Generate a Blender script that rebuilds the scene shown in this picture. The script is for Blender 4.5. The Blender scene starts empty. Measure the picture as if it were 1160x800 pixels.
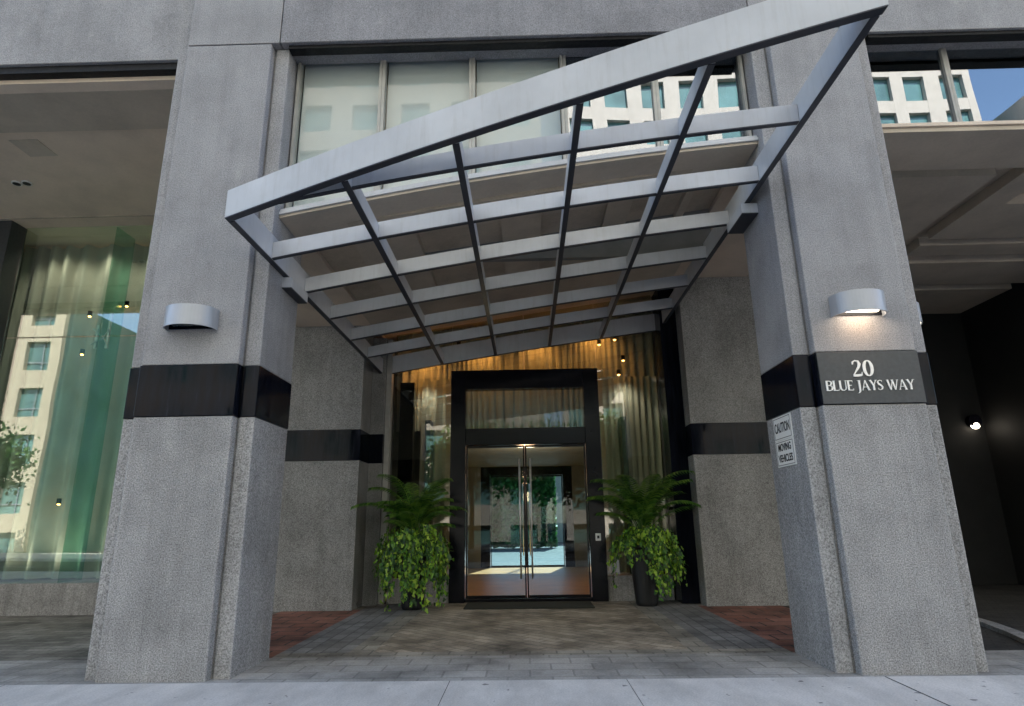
import bpy, bmesh, math, random
from mathutils import Vector, Matrix
R = math.radians
random.seed(7)
scn = bpy.context.scene
COL = scn.collection
ORG = {}                       # world origin of every parent

# ------------------------------------------------------------------ helpers
def bm_new(): return bmesh.new()

def add_box(bm, x0, x1, y0, y1, z0, z1, shear=None):
    vs = []
    for x in (x0, x1):
        for y in (y0, y1):
            for z in (z0, z1):
                vs.append(bm.verts.new((x, y, z + (shear(x) if shear else 0))))
    f = [(0, 1, 3, 2), (4, 6, 7, 5), (0, 4, 5, 1), (2, 3, 7, 6), (0, 2, 6, 4), (1, 5, 7, 3)]
    for a in f: bm.faces.new([vs[i] for i in a])
    return vs

def add_arch(bm, x0, x1, y0, y1, z0, z1, zf=None, yf=None, n=16):
    '''a long box that may climb (zf) and bow (yf) along x; z1 may be a function of x'''
    prev = None
    for i in range(n + 1):
        x = x0 + (x1 - x0) * i / n; dz = zf(x) if zf else 0; dy = yf(x) if yf else 0; zt_ = z1(x) if callable(z1) else z1
        ring = [bm.verts.new((x, y0 + dy, z0 + dz)), bm.verts.new((x, y1 + dy, z0 + dz)), bm.verts.new((x, y1 + dy, zt_ + dz)), bm.verts.new((x, y0 + dy, zt_ + dz))]
        if prev:
            for k in range(4): bm.faces.new((prev[k], prev[(k + 1) % 4], ring[(k + 1) % 4], ring[k]))
        else: bm.faces.new(ring)
        prev = ring
    bm.faces.new(prev[::-1])

def add_prism(bm, pts, vec):
    """closed polygon (3D points) pushed along vec"""
    a = [bm.verts.new(p) for p in pts]
    b = [bm.verts.new(Vector(p) + Vector(vec)) for p in pts]
    bm.faces.new(a); bm.faces.new(list(reversed(b)))
    n = len(pts)
    for i in range(n):
        bm.faces.new((a[i], b[i], b[(i + 1) % n], a[(i + 1) % n]))

def add_tube(bm, pts, rad, seg=10, caps=True):
    pts = [Vector(p) for p in pts]
    rings = []
    for i, p in enumerate(pts):
        d = (pts[min(i + 1, len(pts) - 1)] - pts[max(i - 1, 0)]).normalized()
        u = d.orthogonal().normalized() if abs(d.z) < .99 else Vector((1, 0, 0))
        if abs(d.z) < .99: u = Vector((0, 0, 1)).cross(d).normalized()
        v = d.cross(u)
        r = rad[i] if isinstance(rad, (list, tuple)) else rad
        rings.append([bm.verts.new(p + (u * math.cos(t) + v * math.sin(t)) * r) for t in [2 * math.pi * k / seg for k in range(seg)]])
    for a, b in zip(rings, rings[1:]):
        for k in range(seg):
            bm.faces.new((a[k], a[(k + 1) % seg], b[(k + 1) % seg], b[k]))
    if caps:
        bm.faces.new(rings[0][::-1]); bm.faces.new(rings[-1])

def tag(o, label=None, cat=None, group=None, kind=None):
    if label: o['label'] = label
    if cat: o['category'] = cat
    if group: o['group'] = group
    if kind: o['kind'] = kind
    return o

def obj(name, bm, mat, parent=None, origin=None, bevel=0, smooth=False, label=None):
    bmesh.ops.recalc_face_normals(bm, faces=bm.faces)
    if parent is not None: off = Vector(ORG[parent.name])
    else: off = Vector(origin or (0, 0, 0))
    bmesh.ops.translate(bm, verts=bm.verts, vec=-off)
    me = bpy.data.meshes.new(name); bm.to_mesh(me); bm.free()
    o = bpy.data.objects.new(name, me); COL.objects.link(o)
    if mat: me.materials.append(mat)
    if smooth:
        for p in me.polygons: p.use_smooth = True
    if parent is not None: o.parent = parent
    else: o.location = off
    ORG[o.name] = tuple(off)
    if bevel:
        m = o.modifiers.new('bevel', 'BEVEL'); m.width = bevel; m.segments = 2; m.limit_method = 'ANGLE'; m.angle_limit = R(40)
    if label: o['label'] = label
    return o

def thing(name, loc, label, cat, group=None, kind=None):
    o = bpy.data.objects.new(name, None); COL.objects.link(o); o.location = loc
    o.empty_display_size = .2
    ORG[o.name] = tuple(loc)
    return tag(o, label, cat, group, kind)

def dup(root, loc, label=None, group=None, rotz=None):
    r = root.copy(); COL.objects.link(r); r.location = loc
    if rotz is not None: r.rotation_euler = (0, 0, rotz)
    if label: r['label'] = label
    if group: r['group'] = group
    ORG[r.name] = tuple(loc)
    for ch in list(root.children):
        c = ch.copy(); COL.objects.link(c); c.parent = r
        for g in ch.children:
            d = g.copy(); COL.objects.link(d); d.parent = c
    return r

def box_obj(name, b, mat, parent=None, **k):
    bm = bm_new(); sh = k.pop('shear', None); add_box(bm, *b, shear=sh)
    return obj(name, bm, mat, parent, **k)

# ------------------------------------------------------------------ materials
def nmat(name):
    m = bpy.data.materials.new(name); m.use_nodes = True
    nt = m.node_tree; b = nt.nodes['Principled BSDF']
    return m, nt, b
def N(nt, t, **k):
    n = nt.nodes.new(t)
    for a, v in k.items(): setattr(n, a, v)
    return n
def L(nt, a, b): nt.links.new(a, b)
def coords(nt, scale=(1, 1, 1), rot=(0, 0, 0)):
    tc = N(nt, 'ShaderNodeTexCoord'); mp = N(nt, 'ShaderNodeMapping')
    mp.inputs['Scale'].default_value = scale; mp.inputs['Rotation'].default_value = rot
    L(nt, tc.outputs['Object'], mp.inputs['Vector']); return mp.outputs['Vector']
def noise(nt, vec, scale, detail=4, rough=.55):
    n = N(nt, 'ShaderNodeTexNoise'); n.inputs['Scale'].default_value = scale
    n.inputs['Detail'].default_value = detail; n.inputs['Roughness'].default_value = rough
    L(nt, vec, n.inputs['Vector']); return n.outputs['Fac']
def ramp(nt, fac, stops):
    r = N(nt, 'ShaderNodeValToRGB'); e = r.color_ramp.elements
    e[0].position, e[0].color = stops[0][0], (*stops[0][1], 1)
    e[1].position, e[1].color = stops[-1][0], (*stops[-1][1], 1)
    for p, c in stops[1:-1]:
        x = e.new(p); x.color = (*c, 1)
    L(nt, fac, r.inputs['Fac']); return r.outputs['Color']
def mix(nt, a, b, fac, mode='MIX'):
    m = N(nt, 'ShaderNodeMix', data_type='RGBA', blend_type=mode)
    for s, v in ((m.inputs[0], fac), (m.inputs[6], a), (m.inputs[7], b)):
        if hasattr(v, 'links'): L(nt, v, s)
        elif isinstance(v, tuple): s.default_value = (*v, 1)
        else: s.default_value = v
    return m.outputs[2]
def bump(nt, b, h, s=.3, d=.01):
    n = N(nt, 'ShaderNodeBump'); n.inputs['Strength'].default_value = s; n.inputs['Distance'].default_value = d
    L(nt, h, n.inputs['Height']); L(nt, n.outputs['Normal'], b.inputs['Normal'])
def g3(v): return (v, v, v)

def concrete(name, base, speck=.5, sscale=110, stain=.35, rough=.85, streak=.25, bmp=.35, edge=0):
    m, nt, b = nmat(name); v = coords(nt)
    n1 = noise(nt, v, sscale, 3, .7)
    lo = tuple(c * (1 - speck) for c in base); hi = tuple(min(1, c * (1 + speck)) for c in base)
    c1 = ramp(nt, n1, [(.3, lo), (.5, base), (.72, hi)])
    n2 = noise(nt, v, 1.3, 6, .62)
    c2 = ramp(nt, n2, [(.3, g3(1 - stain)), (.55, g3(1)), (.75, g3(1 + stain * .45))])
    c3 = mix(nt, c1, c2, 1.0, 'MULTIPLY')
    vs = coords(nt, (6, 6, .35)); n3 = noise(nt, vs, 1.6, 5, .6)
    c4 = ramp(nt, n3, [(.35, g3(1 - streak)), (.6, g3(1.0))])
    c5 = mix(nt, c3, c4, 1.0, 'MULTIPLY')
    if speck > .3:
        n5 = noise(nt, coords(nt, (1, 1, .8)), 3.6, 8, .75)
        c5 = mix(nt, c5, ramp(nt, n5, [(.30, g3(.80)), (.44, g3(.98)), (.58, g3(1)), (.70, (1.16, 1.15, 1.12))]), 1.0, 'MULTIPLY')
    if edge:   # worn, lighter arrises with a broken outline
        bv = N(nt, 'ShaderNodeBevel', samples=4); bv.inputs['Radius'].default_value = .035
        ge = N(nt, 'ShaderNodeNewGeometry'); dt = N(nt, 'ShaderNodeVectorMath', operation='DOT_PRODUCT')
        L(nt, bv.outputs[0], dt.inputs[0]); L(nt, ge.outputs['Normal'], dt.inputs[1])
        em = ramp(nt, dt.outputs['Value'], [(.80, g3(1)), (.985, g3(0))])
        n4 = noise(nt, v, 14, 4, .7); e2 = mix(nt, em, ramp(nt, n4, [(.35, g3(.1)), (.6, g3(1))]), 1.0, 'MULTIPLY')
        c5 = mix(nt, c5, tuple(min(1, c * edge) for c in base), e2)
    L(nt, c5, b.inputs['Base Color']); b.inputs['Roughness'].default_value = rough
    b.inputs['Specular IOR Level'].default_value = .25
    bump(nt, b, n1, bmp, .006)
    return m

def plain(name, col, rough=.5, metal=0, var=.15, vscale=3, spec=.5, bscale=None):
    m, nt, b = nmat(name); v = coords(nt); n = noise(nt, v, vscale, 5, .6)
    c = ramp(nt, n, [(.3, tuple(x * (1 - var) for x in col)), (.7, tuple(min(1, x * (1 + var)) for x in col))])
    L(nt, c, b.inputs['Base Color']); b.inputs['Roughness'].default_value = rough; b.inputs['Metallic'].default_value = metal
    b.inputs['Specular IOR Level'].default_value = spec
    if bscale: bump(nt, b, noise(nt, v, bscale, 4), .15, .004)
    return m

def emis(name, col, s):
    m, nt, b = nmat(name); b.inputs['Base Color'].default_value = (*col, 1)
    b.inputs['Emission Color'].default_value = (*col, 1); b.inputs['Emission Strength'].default_value = s
    return m

def glass(name, tint, refl, ior=1.5, gcol=(1, 1, 1), warp=0.0, wscale=.6):
    """flat architectural pane: tinted transmission plus mirror-like reflection growing at grazing angles"""
    m = bpy.data.materials.new(name); m.use_nodes = True; nt = m.node_tree; nt.nodes.clear()
    out = N(nt, 'ShaderNodeOutputMaterial'); t = N(nt, 'ShaderNodeBsdfTransparent'); t.inputs['Color'].default_value = (*tint, 1)
    g = N(nt, 'ShaderNodeBsdfGlossy'); g.inputs['Roughness'].default_value = 0.0; g.inputs['Color'].default_value = (*gcol, 1)
    fr = N(nt, 'ShaderNodeLayerWeight'); fr.inputs['Blend'].default_value = .5
    pw = N(nt, 'ShaderNodeMath', operation='POWER'); pw.inputs[1].default_value = 5; L(nt, fr.outputs['Facing'], pw.inputs[0])
    f0 = ((ior - 1) / (ior + 1)) ** 2 + refl
    ad = N(nt, 'ShaderNodeMath', operation='MULTIPLY_ADD', use_clamp=True); ad.inputs[1].default_value = 1 - f0; ad.inputs[2].default_value = f0; L(nt, pw.outputs[0], ad.inputs[0])
    mx = N(nt, 'ShaderNodeMixShader'); L(nt, ad.outputs[0], mx.inputs[0]); L(nt, t.outputs[0], mx.inputs[1]); L(nt, g.outputs[0], mx.inputs[2])
    L(nt, mx.outputs[0], out.inputs['Surface'])
    if warp:
        v = coords(nt); n = noise(nt, v, wscale, 1, .4); bp = N(nt, 'ShaderNodeBump'); bp.inputs['Strength'].default_value = 1; bp.inputs['Distance'].default_value = warp
        L(nt, n, bp.inputs['Height']); L(nt, bp.outputs['Normal'], g.inputs['Normal'])
    return m

def pavers(name, c1, c2, mortar, bw, bh, rot=0, rough=.75, msize=.012, patch=.3, offset=.5):
    m, nt, b = nmat(name); v = coords(nt, rot=(0, 0, rot))
    br = N(nt, 'ShaderNodeTexBrick'); br.offset = offset
    br.inputs['Scale'].default_value = 1; br.inputs['Brick Width'].default_value = bw; br.inputs['Row Height'].default_value = bh
    br.inputs['Mortar Size'].default_value = msize; br.inputs['Mortar Smooth'].default_value = .3; br.inputs['Bias'].default_value = 0
    br.inputs['Color1'].default_value = (*c1, 1); br.inputs['Color2'].default_value = (*c2, 1); br.inputs['Mortar'].default_value = (*mortar, 1)
    L(nt, v, br.inputs['Vector'])
    v2 = coords(nt); n1 = noise(nt, v2, 1.1, 7, .65); n2 = noise(nt, v2, 45, 3, .6)
    p = ramp(nt, n1, [(.32, g3(1 - patch)), (.52, g3(1)), (.72, g3(1 + patch * .8))])
    q = ramp(nt, n2, [(.3, g3(.82)), (.7, g3(1.15))])
    c = mix(nt, mix(nt, br.outputs['Color'], p, 1.0, 'MULTIPLY'), q, 1.0, 'MULTIPLY')
    L(nt, c, b.inputs['Base Color']); b.inputs['Roughness'].default_value = rough
    inv = N(nt, 'ShaderNodeMath', operation='SUBTRACT'); inv.inputs[0].default_value = 1; L(nt, br.outputs['Fac'], inv.inputs[1])
    ad = N(nt, 'ShaderNodeMath', operation='MULTIPLY_ADD'); L(nt, n2, ad.inputs[0]); ad.inputs[1].default_value = .25; L(nt, inv.outputs[0], ad.inputs[2])
    bump(nt, b, ad.outputs[0], .5, .006)
    return m

M = {}
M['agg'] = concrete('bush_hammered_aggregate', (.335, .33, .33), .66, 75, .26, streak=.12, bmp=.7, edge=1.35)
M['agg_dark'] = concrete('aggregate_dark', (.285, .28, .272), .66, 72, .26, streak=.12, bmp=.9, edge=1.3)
M['smooth'] = concrete('smooth_precast', (.345, .34, .35), .42, 78, .20, streak=.08, bmp=.4, edge=1.15)
M['fascia'] = concrete('fascia_precast', (.28, .275, .29), .46, 78, .24, streak=.10, bmp=.3)
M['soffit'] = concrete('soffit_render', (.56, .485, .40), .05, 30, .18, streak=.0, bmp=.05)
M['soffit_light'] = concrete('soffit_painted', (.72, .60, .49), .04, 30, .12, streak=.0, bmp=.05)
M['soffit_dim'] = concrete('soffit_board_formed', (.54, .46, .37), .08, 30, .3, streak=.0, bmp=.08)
M['kerb'] = concrete('kerb_stone', (.33, .32, .31), .45, 60, .3)
m, nt, b = nmat('black_polished_granite'); v = coords(nt, (7, 7, .8)); n1 = noise(nt, v, 2.2, 6, .7)
L(nt, ramp(nt, n1, [(.35, (.003, .0035, .006)), (.6, (.007, .009, .016)), (.75, (.022, .026, .042))]), b.inputs['Base Color'])  # bluish tint in the base colour stands in for reflected sky
L(nt, ramp(nt, n1, [(.35, g3(.05)), (.75, g3(.22))]), b.inputs['Roughness']); b.inputs['Specular IOR Level'].default_value = .13; M['black'] = m
M['panel'] = plain('honed_granite_sign_panel', (.045, .05, .055), .42, var=.2, vscale=25)
M['gap'] = plain('rubber_joint', (.01, .01, .01), .9)
M['rough_black'] = concrete('black_membrane', (.012, .012, .014), .6, 25, .3, rough=.55, bmp=.8)
M['steel'] = plain('painted_light_grey_steel', (.52, .53, .555), .36, .0, .13, 1.1, spec=.5, bscale=6)
nt = M['steel'].node_tree; b = nt.nodes['Principled BSDF']; src = b.inputs['Base Color'].links[0].from_socket
gs = noise(nt, coords(nt, (9, 9, .8)), 2.0, 6, .7); L(nt, mix(nt, src, ramp(nt, gs, [(.28, (.90, .89, .87)), (.5, g3(1))]), 1.0, 'MULTIPLY'), b.inputs['Base Color'])
M['strip'] = plain('underside_shade_paint', (.035, .038, .05), .5, .1, .1, 4)  # dark colour standing in for the shade under the canopy steel
M['alu'] = plain('brushed_aluminium', (.40, .415, .45), .42, .35, .05, 4)
M['mullion'] = plain('grey_window_paint', (.42, .41, .38), .5, .2, .12, 5)
M['darkframe'] = plain('black_anodised_frame', (.004, .004, .007), .2, .0, .2, 4, spec=.22)
M['pull'] = plain('polished_steel_pull', (.62, .60, .56), .35, .5, .03, 4)
M['blind'] = plain('roller_blind_fabric', (.68, .70, .70), .8, var=.04, vscale=.8)
M['curtain'] = plain('sheer_curtain', (.66, .65, .59), .85, var=.06, vscale=2)
M['curtain_l'] = plain('lounge_curtain', (.52, .47, .40), .85, var=.1, vscale=1.5)
M['lobbywall'] = plain('lobby_wall_paint', (.22, .22, .22), .6)
M['vest'] = plain('vestibule_blue_grey_wall', (.10, .14, .16), .4)
M['tan'] = plain('lobby_tan_tile', (.68, .28, .06), .35, var=.2, vscale=1.5)
M['white'] = plain('white_plastic', (.78, .78, .76), .5, var=.03)
M['letter'] = plain('cast_aluminium_letters', (.80, .80, .78), .35, .15, var=.03)
M['ink'] = plain('black_sign_ink', (.01, .01, .012), .6)
M['pot'] = plain('charcoal_planter', (.008, .008, .009), .5, var=.3, vscale=5)
M['soil'] = plain('soil', (.04, .028, .02), .95, var=.4, vscale=30)
M['mat'] = plain('door_mat_pile', (.022, .024, .018), .95, var=.4, vscale=40, bscale=90)
M['brass'] = plain('brass_strip', (.55, .36, .14), .3, .8, .1)
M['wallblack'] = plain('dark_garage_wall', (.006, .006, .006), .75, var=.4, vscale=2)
M['asphalt'] = concrete('asphalt', (.05, .05, .052), .5, 70, .3)
M['cream'] = concrete('cream_precast', (.62, .52, .40), .05, 20, .1, streak=.08)
M['cream2'] = concrete('pale_precast', (.52, .47, .42), .05, 20, .1, streak=.08)
M['bark'] = concrete('bark', (.10, .075, .055), .4, 30, .3)
M['court'] = plain('courtyard_stone', (.05, .06, .065), .7, var=.2, vscale=1)
M['stucco'] = concrete('grey_stucco', (.42, .38, .33), .05, 20, .1, streak=.08)
M['teal'] = plain('teal_window_glass', (.10, .20, .20), .06, var=.5, vscale=.25, spec=.9)
M['glass_door'] = glass('door_glass', (.70, .80, .82), .0, ior=1.38)
M['glass_side'] = glass('lobby_glass', (.80, .82, .74), .06, warp=.004)
M['glass_left'] = glass('tinted_green_glass', (.80, .92, .87), .08, warp=.003)
M['glass_fin'] = glass('green_glass_fin', (.58, .84, .76), .05)
M['glass_up'] = glass('upper_coated_glass', (.93, .95, .945), -.008, warp=.003, wscale=.5)
M['glass_upr'] = glass('upper_mirror_glass', (.35, .42, .44), .34, gcol=(.70, .74, .76), warp=.013, wscale=.45)
M['warm'] = emis('warm_lamp', (1, .42, .10), 5)
M['lampwhite'] = emis('lamp_lens_lit', (1, .86, .68), 2.2)
M['lampoff'] = plain('lamp_lens_unlit', (.10, .11, .11), .15, var=.3, vscale=30)

m, nt, b = nmat('sidewalk_concrete')
v = coords(nt); n1 = noise(nt, v, 60, 4, .7); n2 = noise(nt, v, .8, 7, .6); n3 = noise(nt, v, 9, 2, .5)
c = ramp(nt, n2, [(.3, (.53, .50, .465)), (.7, (.68, .645, .60))])
c = mix(nt, c, ramp(nt, n1, [(.3, g3(.78)), (.6, g3(1.08))]), 1.0, 'MULTIPLY')
c = mix(nt, c, ramp(nt, noise(nt, coords(nt, (1, .35, 1)), 2.6, 8, .7), [(.35, g3(.80)), (.6, g3(1.03))]), 1.0, 'MULTIPLY')
c = mix(nt, c, ramp(nt, n3, [(.27, g3(.35)), (.30, g3(1))]), 1.0, 'MULTIPLY')
L(nt, c, b.inputs['Base Color']); b.inputs['Roughness'].default_value = .85; bump(nt, b, n1, .3, .004)
M['sidewalk'] = m
M['pave_front'] = pavers('front_pavers', (.31, .295, .27), (.39, .37, .34), (.25, .235, .215), .42, .28, patch=.5)
M['pave_in'] = pavers('inner_pavers', (.27, .225, .17), (.43, .365, .29), (.21, .18, .145), .30, .15, rot=R(45), patch=.75)
M['pave_band'] = pavers('light_band_pavers', (.27, .245, .205), (.35, .32, .27), (.18, .165, .14), .30, .30, patch=.6)
M['pave_dark'] = pavers('slate_pavers', (.18, .172, .165), (.27, .26, .25), (.13, .125, .12), .34, .17, rot=R(90), patch=.6)
M['pave_red'] = pavers('red_brick_pavers', (.24, .09, .06), (.33, .15, .105), (.08, .06, .052), .46, .34, rot=R(0), patch=.7, msize=.016)
M['drive'] = pavers('oily_drive_pavers', (.035, .033, .03), (.06, .055, .05), (.02, .02, .018), .22, .11, rot=R(30), patch=.8)
M['pave_left'] = pavers('left_bay_pavers', (.18, .165, .14), (.29, .27, .235), (.13, .12, .105), .34, .17, patch=.7)

def leafmat(name, cols, rough=.45, trans=.25):
    m, nt, b = nmat(name); gi = N(nt, 'ShaderNodeNewGeometry')
    c = ramp(nt, gi.outputs['Random Per Island'], [(i / (len(cols) - 1), k) for i, k in enumerate(cols)])
    L(nt, c, b.inputs['Base Color']); b.inputs['Roughness'].default_value = rough
    b.inputs['Transmission Weight'].default_value = 0
    tr = N(nt, 'ShaderNodeBsdfTranslucent'); L(nt, c, tr.inputs['Color'])
    mx = N(nt, 'ShaderNodeMixShader'); mx.inputs[0].default_value = trans
    out = nt.nodes['Material Output']; L(nt, b.outputs[0], mx.inputs[1]); L(nt, tr.outputs[0], mx.inputs[2]); L(nt, mx.outputs[0], out.inputs['Surface'])
    return m
M['ivy'] = leafmat('ivy_leaves', [(.018, .06, .012), (.035, .11, .015), (.09, .24, .02), (.24, .44, .03), (.45, .62, .07)])
M['palm'] = leafmat('palm_leaflets', [(.02, .07, .01), (.06, .16, .02), (.17, .30, .04)])
M['hedge'] = leafmat('hedge_leaves', [(.02, .08, .02), (.05, .17, .04), (.10, .28, .06)], trans=.5)
M['tree'] = leafmat('tree_leaves', [(.03, .09, .02), (.06, .14, .03), (.10, .20, .05)])

# ------------------------------------------------------------------ camera
f, yaw, pitch, roll = 704.29, -0.0198, 0.2658, -0.0146
fw = Vector((math.sin(yaw) * math.cos(pitch), math.cos(yaw) * math.cos(pitch), math.sin(pitch)))
rt0 = Vector((math.cos(yaw), -math.sin(yaw), 0)); up0 = rt0.cross(fw)
rt = math.cos(roll) * rt0 + math.sin(roll) * up0; up = -math.sin(roll) * rt0 + math.cos(roll) * up0
cd = bpy.data.cameras.new('camera'); co = bpy.data.objects.new('camera', cd); COL.objects.link(co)
mw = Matrix((rt, up, -fw)).transposed().to_4x4(); mw.translation = Vector((0, 0, 1.4)); co.matrix_world = mw
cd.sensor_width = 36; cd.lens = f / 1160 * 36; cd.clip_start = .05; cd.clip_end = 2000
scn.camera = co

# ------------------------------------------------------------------ the ground
def sheet(name, x0, x1, y0, y1, z, mat, th=.0):
    bm = bm_new()
    vs = [bm.verts.new(p) for p in ((x0, y0, z), (x1, y0, z), (x1, y1, z), (x0, y1, z))]
    bm.faces.new(vs); o = obj(name, bm, mat); o['kind'] = 'structure'; return o
sheet('ground', -600, 600, -600, 600, -.16, M['asphalt'])
box_obj('sidewalk', (-60, 60, .2, 6.30, -.3, 0), M['sidewalk'])['kind'] = 'structure'
box_obj('kerb', (-60, 60, 0, .195, -.3, -.003), M['kerb'])['kind'] = 'structure'
box_obj('far_pavement', (-80, 80, -18.5, -10.5, -.3, -.02), M['sidewalk'])['kind'] = 'structure'
sheet('road', -200, 200, -10.4, -.01, -.152, M['asphalt'])
bm = bm_new()
for i in range(-14, 14): add_box(bm, i * 6, i * 6 + 3, -5.25, -5.12, -.15, -.146)
obj('lane_marking', bm, M['white'])['kind'] = 'structure'
# joints in the pale sidewalk (saw cuts filled dark)
bm = bm_new()
for x, dx, w in ((3.22, -.16, .006), (-.74, .02, .0025), (-4.9, 0, .003), (7.2, 0, .004), (.88, .0, .002)):
    pass
    add_prism(bm, [(x - w, 6.295, .0012), (x + w, 6.295, .0012), (x + w + dx, .3, .0012), (x - w + dx, .3, .0012)], (0, 0, .0008))
obj('sidewalk_joint', bm, M['gap'])['kind'] = 'structure'
sheet('front_paving', -60, 5.3, 6.30, 7.42, -.004, M['pave_front'])
sheet('paving_base', -60, 14, 6.3, 24, -.012, M['pave_left'])
sheet('light_band_paving', -2.85, 2.85, 7.42, 7.66, -.004, M['pave_band'])
sheet('inner_paving', -1.78, 1.78, 7.66, 12.2, -.004, M['pave_in'])
for s in (-1, 1):
    a, b_ = sorted((s * 1.78, s * 2.06)); sheet('light_band_paving', a, b_, 7.66, 12.2, -.004, M['pave_band'])
    a, b_ = sorted((s * 2.06, s * 2.85)); sheet('slate_paving', a, b_, 7.66, 12.2, -.004, M['pave_dark'])
    a, b_ = sorted((s * 2.85, s * 5.2)); sheet('red_brick_paving', max(a, -4.2), min(b_, 4.2), 7.42, 11.3, -.004, M['pave_red'])
# driveway beside the right pillar with its curved kerb
bm = bm_new(); pts = []
P0 = [(6.1, 11.2), (6.28, 10.4), (6.22, 9.6), (6.10, 8.9), (5.92, 8.25), (5.62, 7.4), (5.2, 6.35)]
for a, b_ in zip(P0, P0[1:]):
    for t in range(4): pts.append((a[0] + (b_[0] - a[0]) * t / 4, a[1] + (b_[1] - a[1]) * t / 4))
pts.append(P0[-1])
for (ax, ay), (bx, by) in zip(pts, pts[1:]):
    d = Vector((by - ay, -(bx - ax), 0)).normalized() * -.16
    add_prism(bm, [(ax, ay, -.01), (bx, by, -.01), (bx + d.x * -1, by + d.y * -1, -.01), (ax + d.x * -1, ay + d.y * -1, -.01)], (0, 0, .055))
obj('driveway_kerb', bm, M['kerb'])['kind'] = 'structure'
sheet('driveway', 4.2, 30, 6.3, 26, -.008, M['drive'])

# ------------------------------------------------------------------ the hotel
H = thing('hotel_building', (0, 6.36, 0), 'grey precast hotel front with two thick granite banded pillars flanking a recessed glass entrance', 'building')
SL = .146
cz = lambda x: SL * (max(-2.9, min(2.9, x)) + 2.85)      # the central soffit climbs to the right

def pillar_outline(s, g=0.0):
    """plan of the front pillar; s=-1 left, +1 right; g = grow"""
    w0, w1, w2, w3 = 2.86 - g, 3.05 - g, 4.10 + g, 4.27 + g
    y0, y1, y2 = 6.36 - g, 6.46 - g, 7.40 + g
    gr = .025
    p = [(w0, y1), (w1 - gr, y1), (w1 - gr, y1 + .04), (w1, y1 + .04), (w1, y0), (w2, y0), (w2, y1 + .04), (w2 + gr, y1 + .04), (w2 + gr, y1), (w3, y1), (w3, y2), (w0, y2)]
    return [(s * x, y) for x, y in p]
def pillar(s, label, lab_up):
    def seg(z0, z1, g=0):
        bm = bm_new(); add_prism(bm, [(x, y, z0) for x, y in pillar_outline(s, g)], (0, 0, z1 - z0)); return bm
    o = obj('pillar', seg(-.02, 2.515), M['agg'], H, bevel=.012, label=label)
    ORG[o.name] = ORG[H.name]
    obj('granite_band', seg(2.519, 3.072, .004), M['black'], o, bevel=.006)
    obj('upper_shaft', seg(3.076, 7.165), M['smooth'], o, bevel=.015)
    return o
PL = pillar(-1, 'left front pillar of speckled grey aggregate with an unlit wall lamp', '')
PR = pillar(1, 'right front pillar of speckled grey aggregate carrying the street address', '')

def pier(x0, x1, ztop, label):
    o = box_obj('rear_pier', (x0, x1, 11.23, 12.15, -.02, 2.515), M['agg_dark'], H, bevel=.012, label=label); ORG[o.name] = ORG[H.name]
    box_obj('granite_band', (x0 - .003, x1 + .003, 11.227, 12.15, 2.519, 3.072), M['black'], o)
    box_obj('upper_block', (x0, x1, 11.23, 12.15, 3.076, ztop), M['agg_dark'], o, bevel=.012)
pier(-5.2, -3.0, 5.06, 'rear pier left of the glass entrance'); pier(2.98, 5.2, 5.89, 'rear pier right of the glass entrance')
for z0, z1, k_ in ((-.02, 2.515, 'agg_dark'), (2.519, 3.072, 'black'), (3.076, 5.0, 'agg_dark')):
    box_obj('side_return', (-2.995, -2.74, 11.9, 12.2, z0, z1), M[k_], H)
box_obj('edge_trim', (-2.735, -2.64, 12.0, 12.2, 0, 5.0), M['mullion'], H); box_obj('side_return', (2.66, 2.975, 11.6, 12.2, 0, 5.85), M['black'], H)

# fascia panels above
for x0, x1, y, z in ((-4.10, -2.955, 6.36, 7.18), (-2.94, 2.84, 6.35, 7.17), (2.855, 4.06, 6.36, 7.18)):
    box_obj('fascia_panel', (x0, x1, y, 6.75, z, 11.5), M['fascia'] if abs(x0) < 2.95 and x0 < 0 else M['smooth'], H, bevel=.008)
box_obj('fascia_panel', (-16, -4.115, 6.55, 6.9, 7.14, 11.5), M['smooth'], H, bevel=.008)
box_obj('fascia_panel', (4.075, 16, 6.40, 6.9, 7.12, 11.5), M['smooth'], H, bevel=.008)
box_obj('upper_storeys', (-30, 30, 6.56, 20.2, 11.5, 27), M['fascia'], H)
# dark membrane groove under the fascia and the pale strip, centre and right bays
box_obj('shadow_gap', (-2.85, 2.84, 6.40, 6.53, 7.12, 7.165), M['rough_black'], H)
box_obj('shadow_gap', (4.3, 16, 6.44, 6.57, 7.07, 7.118), M['rough_black'], H)

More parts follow.
